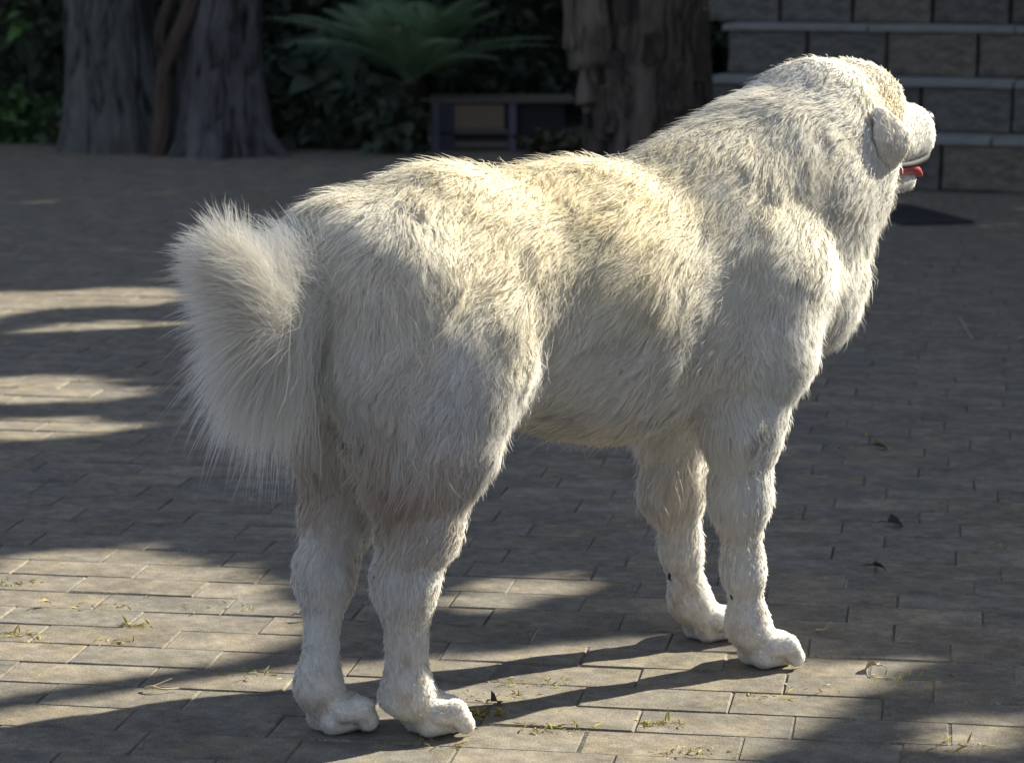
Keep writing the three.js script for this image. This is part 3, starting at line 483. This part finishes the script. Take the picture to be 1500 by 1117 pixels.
{
  const groups = { coat: [], short: [] };
  eachSample(bodyGeo, (p, n) => { const vis = eyeAt.clone().sub(p).normalize().dot(n) > -0.35 ? 1 : 0.22; return vis * (p.y < 0.16 || (p.x > 0.6) ? 380000 : 500000); }, (p, n) => {
    if (p.x < -0.455 && p.y > 0.5 && chain(tailBones, 0.02, p.x, p.y, p.z) < 0.012) return;
    let sw_ = 0, len = 0, lift = 0, dx = 0, dy = 0, dz = 0;
    for (const b of allBones) { const d = cap(b, p.x, p.y, p.z); if (d > 0.09) continue; const w = Math.exp(-Math.max(d, -0.01) * 75); sw_ += w; len += w * b[5]; lift += w * b[6]; dx += w * b[4][0]; dy += w * b[4][1]; dz += w * b[4][2]; }
    if (!sw_) return;
    len /= sw_; lift /= sw_;
    const dir = V(dx, dy, dz).normalize();
    // hair parts to either side of the spine, feathers grow on the back of the legs
    dir.z += 0.35 * Math.sign(n.z) * Math.abs(n.z) * (p.y > 0.45 ? 1 : 0);
    if (p.y < 0.42 && p.y > 0.12) len *= 1 + 0.9 * sstep(-0.1, -0.9, n.x) * sstep(0.12, 0.24, p.y);
    const sw2 = fbm(p.x * 14, p.y * 14, p.z * 14, 3) * (p.y > 0.35 ? 1.5 : 0.7), ax = dir.clone().addScaledVector(n, -dir.dot(n)).applyAxisAngle(n, sw2 * 0.9);
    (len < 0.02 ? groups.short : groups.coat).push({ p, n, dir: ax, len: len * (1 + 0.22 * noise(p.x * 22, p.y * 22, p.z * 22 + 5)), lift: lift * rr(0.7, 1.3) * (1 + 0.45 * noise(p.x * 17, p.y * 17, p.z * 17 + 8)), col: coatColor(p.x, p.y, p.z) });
  });
  tag(mesh('coat', hair(groups.coat, { width: 0.00052, clump: 0.45, cell: 0.012, fly: 0.035, wave: 0.25, droop: 0.2, jitter: 0.24, soft: 0.93 }), furMat, dog), null, null, null, 'stuff');
  tag(mesh('short_coat', hair(groups.short, { width: 0.0008, clump: 0.25, cell: 0.009, droop: 0.05, wave: 0.12, soft: 0.88, dull: 0.9 }), furMat, dog), null, null, null, 'stuff');
  console.log('hairs', groups.coat.length, groups.short.length);
}
// tail plume: long hair streaming off the curved tail
{
  const curve = new THREE.CatmullRomCurve3(tailPts.map((p) => V(...p))), roots = [], heart = V(-0.462, 0.56, 0.045), fan = [[80, 0.1], [90, 0.105], [110, 0.135], [138, 0.2], [160, 0.185], [180, 0.165], [215, 0.2], [245, 0.255], [264, 0.285], [280, 0.25]];
  for (let i = 0; i < 34000; i++) {
    // hair hangs down at the root of the tail, fans out backwards along it and streams up at its tip
    const th = rr(94, 266), t = th < 165 ? lerp(0.12, 1, Math.pow(rnd(), 0.8)) : rnd() * 0.6, c = curve.getPointAt(t), tan = curve.getTangentAt(t), ref = V(0, 0, 1), up = ref.clone().cross(tan).normalize(), a = rnd() * 6.283;
    const n = up.clone().multiplyScalar(Math.cos(a)).addScaledVector(ref, Math.sin(a) * 0.9).normalize();
    const p = c.clone().addScaledVector(n, lerp(0.02, 0.01, t)); p.z += rr(-0.012, 0.03); if (rnd() < 0.6) p.add(V(Math.cos(th * R), Math.sin(th * R), 0).multiplyScalar(rr(0, 0.055))); else p.add(V(rr(-0.02, 0.012), rr(-0.02, 0.02), 0.012));
    let reach = 0; for (let k = 1; k < fan.length; k++) if (th <= fan[k][0]) { reach = lerp(fan[k - 1][1], fan[k][1], (th - fan[k - 1][0]) / (fan[k][0] - fan[k - 1][0])); break; }
    const dir = V(Math.cos(th * R) / 0.79, Math.sin(th * R), 0.28 * n.z + 0.12 * (rnd() - 0.5)).addScaledVector(n, 0.12), len = Math.max(0.045, reach * 0.86 - 0.75 * p.distanceTo(heart)) * rr(0.62, 1.06);
    const w = clamp(fbm(p.x * 18, p.y * 18, p.z * 18) + 0.35);
    roots.push({ p, n: V(0.25 * n.x, 0.25 * n.y, n.z > 0 ? 1 : -1).normalize(), dir, len, lift: rr(0.0, 0.22), col: [0.94, lerp(0.93, 0.9, w * 0.5), lerp(0.9, 0.82, w * 0.5)] });
  }
  tag(mesh('tail_plume', hair(roots, { width: 0.00048, clump: 0.45, cell: 0.012, droop: 0.24, jitter: 0.35, wave: 0.06, soft: 0.75, fly: 0 }), plumeMat, dog), null, null, null, 'stuff');
}
// ears, nose, eyes, tongue, pads and claws
{
  const frame = (o, at, yaw = 0) => { o.applyMatrix4(new THREE.Matrix4().makeBasis(hf, hu, hr)); o.translate(...at); return o; };
  for (const s of [1, -1]) {
    const g = new THREE.SphereGeometry(1, 40, 32), p = g.attributes.position;
    for (let i = 0; i < p.count; i++) {
      const x = p.getX(i), y = p.getY(i), z = p.getZ(i), v = (1 - y) / 2, w = 0.0235 * (0.75 + 0.55 * Math.sin(v * 2.6)) * (v > 0.45 ? 1 - (v - 0.45) * 0.85 : 1);
      p.setXYZ(i, x * w + 0.012 * v, y * 0.046 - 0.006, s * (z * 0.011 + 0.014 * Math.sin(v * 3.0) + 0.004 * x * x + 0.01 * v * x));
    }
    g.computeVertexNormals(); frame(g, H(-0.024, 0.0, s * 0.112));
    const col = new Float32Array(p.count * 3); for (let i = 0; i < p.count; i++) col.set([0.78, 0.75, 0.69], i * 3); g.setAttribute('color', new THREE.BufferAttribute(col, 3));
    const ear = mesh('ear', g, skinMat, dog), roots = [], dir = V(...hdir(0.1, -1, 0));
    eachSample(g, () => 260000, (q, n) => { const m = fbm(q.x * 30, q.y * 30, q.z * 30); roots.push({ p: q, n, dir, len: 0.008 * rr(0.7, 1.3), lift: rr(0.15, 0.4), col: [0.86, 0.83 + 0.04 * m, 0.77 + 0.06 * m] }); });
    tag(mesh('ear_hair', hair(roots, { width: 0.0009, clump: 0.4, cell: 0.01, droop: 0.1, wave: 0.05 }), furMat, ear), null, null, null, 'stuff');
  }
  const ball = (n, at, sc, m, parent = dog) => { const g = new THREE.SphereGeometry(1, 20, 14); g.scale(...sc); return mesh(n, frame(g, at), m, parent); };
  const black = std(0.02, 0.018, 0.018, 0.35), pad = std(0.025, 0.022, 0.022, 0.75);
  ball('nose', H(0.208, -0.02, 0), [0.016, 0.017, 0.022], black);
  for (const s of [1, -1]) { ball('eye', H(0.088, 0.026, s * 0.053), [0.0115, 0.011, 0.0105], std(0.03, 0.018, 0.01, 0.15)); }
  mesh('lip', tube([V(...H(0.2, -0.048, 0.006)), V(...H(0.188, -0.066, 0.024)), V(...H(0.15, -0.072, 0.034)), V(...H(0.1, -0.068, 0.04)), V(...H(0.07, -0.06, 0.044))], 0.0055, 0.005, 20, 8, 0.2, 9), pad, dog);
  const tg = new THREE.SphereGeometry(1, 24, 16), tp = tg.attributes.position;
  for (let i = 0; i < tp.count; i++) { const x = tp.getX(i), y = tp.getY(i), z = tp.getZ(i); tp.setXYZ(i, x * 0.056, y * 0.011 - 0.02 * x * x - 0.004 * (1 - z * z), z * 0.025 * (1 - 0.25 * x)); }
  tg.computeVertexNormals(); mesh('tongue', frame(tg, H(0.128, -0.075, 0.014)), std(0.5, 0.09, 0.1, 0.35), dog);
  const tooth = []; for (const s of [-1, 1]) for (const [a, r] of [[0.158, 0.008], [0.146, 0.013], [0.13, 0.016]]) { const c = new THREE.ConeGeometry(0.004, a > 0.155 ? 0.006 : 0.012, 8); frame(c, H(a, -0.08, s * r)); tooth.push(c); }
  mesh('teeth', mergeGeometries(tooth), std(0.75, 0.72, 0.62, 0.4), dog);
  const plain = (n, at, sc, m) => { const g = new THREE.SphereGeometry(1, 16, 12); g.scale(...sc); g.translate(...at); return mesh(n, g, m, dog); };
  plain('carpal_pad', [0.244, 0.108, 0.077], [0.0042, 0.0065, 0.0045], pad); plain('carpal_pad', [0.272, 0.1, -0.085], [0.0042, 0.0065, 0.0045], pad);
  for (const l of toes) for (const [, e] of l.filter((_, i) => i & 1)) { const c = new THREE.ConeGeometry(0.005, 0.018, 8); c.rotateZ(-Math.PI / 2 - 0.5); c.translate(e[0] + 0.014, 0.01, e[2]); mesh('claw', c, std(0.12, 0.1, 0.09, 0.5), dog); }
}
// ------------------------------------------------------------------ small things on the paving
{
  const blade = leafGeo(0.022, 0.004, 0.2, 0.5), g = new THREE.Color();
  const pts = [];
  for (const [x, X, n, r] of [[-0.554, 3.911, 60, 0.02], [-0.575, 3.818, 70, 0.03], [-0.04, 3.456, 160, 0.035], [0.061, 3.391, 80, 0.05], [0.192, 3.409, 90, 0.03], [-0.009, 3.536, 40, 0.05], [0.397, 3.569, 60, 0.06], [0.542, 3.62, 40, 0.06], [0.557, 3.305, 50, 0.05], [-0.781, 4.169, 40, 0.04], [-0.72, 3.856, 50, 0.04], [-0.434, 4.017, 40, 0.06], [-0.366, 3.637, 40, 0.05], [-0.62, 4.017, 30, 0.05], [0.661, 5.301, 30, 0.06], [0.84, 4.43, 40, 0.06], [-0.086, 3.32, 40, 0.04], [0.028, 3.603, 40, 0.05], [0.23, 3.291, 60, 0.05], [0.338, 3.536, 40, 0.04]]) for (let i = 0; i < n; i++) pts.push(V(x + rr(-1, 1) * r, 0.0, -X + rr(-1, 1) * r * 0.45));
  const ct = Math.cos(PAVE_TURN), st = Math.sin(PAVE_TURN);
  for (const [x, z] of joints) if (fbm(x * 2, z * 2, 1) > 0.02 && rnd() < 0.45) for (let i = 0; i < 5; i++) { const lx = rr(-L_, L_) / 2, lz = W_ / 2; pts.push(V(x + lx * ct + lz * st + rr(-0.003, 0.003), -0.004, z - lx * st + lz * ct + rr(-0.003, 0.003))); }
  let k = 0; const im = foliage('moss', scene, blade, leafMat(0.34, 0.30, 0.07), pts.length, () => pts[k++], [0.35, 0.9], 0.35); im.userData.kind = 'stuff';
}
{
  const leaf = (label, x, X, l, w, col, turn, tilt = 0.15, group) => {
    const t = thing('fallen_leaf', label, 'leaf', [x, 0.004, -X], turn, group), g = leafGeo(l, w, 0.7, 0.5); g.translate(0, 0.006, 0); g.rotateX(tilt);
    mesh('blade', g, std(...col, 0.85, { side: THREE.DoubleSide }), t); mesh('stalk', tube([V(0, 0.006, 0), V(-l * 0.25, 0.008, 0.003), V(-l * 0.45, 0.006, 0.006)], 0.0012, 0.0008, 6, 5), std(...col, 0.9), t);
  };
  for (const a of [["curled dark leaf on the shaded paving, right of the front legs", 0.641, 4.576, 0.04, 0.025, [0.03, 0.026, 0.022], 0.3, 0.5], ["small flat dark leaf on the paving just below the curled dark leaf", 0.574, 4.256, 0.03, 0.014, [0.03, 0.026, 0.022], 0.1, 0.1], ["crumpled dark leaf beside the moss tuft in front of the right hind paw", -0.031, 3.484, 0.03, 0.022, [0.03, 0.026, 0.022], 1, 0.6], ["tiny dark leaf scrap on the paving left of the hind legs", -0.318, 3.939, 0.016, 0.012, [0.03, 0.026, 0.022], 0, 0.3], ["tan leaf at the foot of the stone steps", 1.826, 10.623, 0.16, 0.07, [0.36, 0.27, 0.09], 0.2, 0.3], ["pale leaf beside the tan one at the foot of the stone steps", 1.97, 10.596, 0.1, 0.05, [0.4, 0.34, 0.22], 0.9, 0.3], ["small yellowish leaf on the sunlit strip near the left edge of the paving", -0.712, 4.017, 0.018, 0.01, [0.36, 0.27, 0.09], 0.6, 0.2], ["tan leaf scrap on the sunlit paving below the right front paw", 0.505, 3.654, 0.03, 0.014, [0.4, 0.34, 0.22], 2, 0.3], ["brown leaf on the shaded paving beneath the chest", 0.706, 5.279, 0.045, 0.02, [0.16, 0.11, 0.06], 0.2, 0.2], ["pale crumb of leaf on the shaded paving at the far right edge", 1.251, 6.665, 0.03, 0.015, [0.4, 0.34, 0.22], 0.3, 0.2]]) leaf(...a);
  const twig = (name, label, pts, r, col, cat = 'twig') => { const c = pts[0], t = thing(name, label, cat, [c[0], 0, -c[1]]); mesh('stem', tube(pts.map(([x, X, y]) => V(x - c[0], y, c[1] - X)), r, r * 0.6, 16, 6, 0.2, 9), std(...col, 0.9), t); const e = pts[pts.length - 1], m = pts[1]; mesh('side_shoot', tube([V(m[0] - c[0], m[2], c[1] - m[1]), V((m[0] + e[0]) / 2 - c[0] + 0.008, m[2] + 0.008, c[1] - (m[1] + e[1]) / 2 - 0.01)], r * 0.6, r * 0.4, 6, 5), std(...col, 0.9), t); };
  twig('straw','thin pale straw curling on the shaded paving right of the chest',[[1.169, 7.066, 0.004], [1.157, 6.919, 0.012], [1.147, 6.802, 0.01], [1.143, 6.688, 0.004]],0.0022,[0.4,0.38,0.28],'straw');
  twig('twig','small pale twig on the sunlit strip left of the hind paws',[[-0.495, 3.562, 0.004], [-0.485, 3.556, 0.008], [-0.472, 3.552, 0.006], [-0.449, 3.562, 0.004]],0.0018,[0.5,0.4,0.24]);
  twig('twig','short tan twig on the shaded paving to the right of the front paw',[[0.445, 3.872, 0.004], [0.453, 3.856, 0.008], [0.466, 3.872, 0.008]],0.002,[0.3,0.25,0.16]);
}
{
  const t = thing('drain_cover', 'dark rectangular drain cover set in the paving below the dog\'s chin', 'drain cover', [1.4, 0.002, -9.62], 14 * R);
  const fr = std(0.018, 0.018, 0.022, 0.6), bars = [];
  const bx = (w, h, d, x, y, z) => { const g = new THREE.BoxGeometry(w, h, d); g.translate(x, y, z); return g; };
  mesh('frame', mergeGeometries([bx(0.26, 0.012, 0.03, 0, 0.004, -0.27), bx(0.26, 0.012, 0.03, 0, 0.004, 0.27), bx(0.03, 0.012, 0.51, -0.115, 0.004, 0), bx(0.03, 0.012, 0.51, 0.115, 0.004, 0)]), fr, t);
  mesh('pit', bx(0.2, 0.004, 0.51, 0, 0.0, 0), std(0.008, 0.008, 0.01, 1), t);
  for (let i = 0; i < 9; i++) mesh('bar', bx(0.2, 0.007, 0.03, 0, 0.0055, -0.22 + i * 0.055), fr, t);
}


renderer.render(scene, camera);
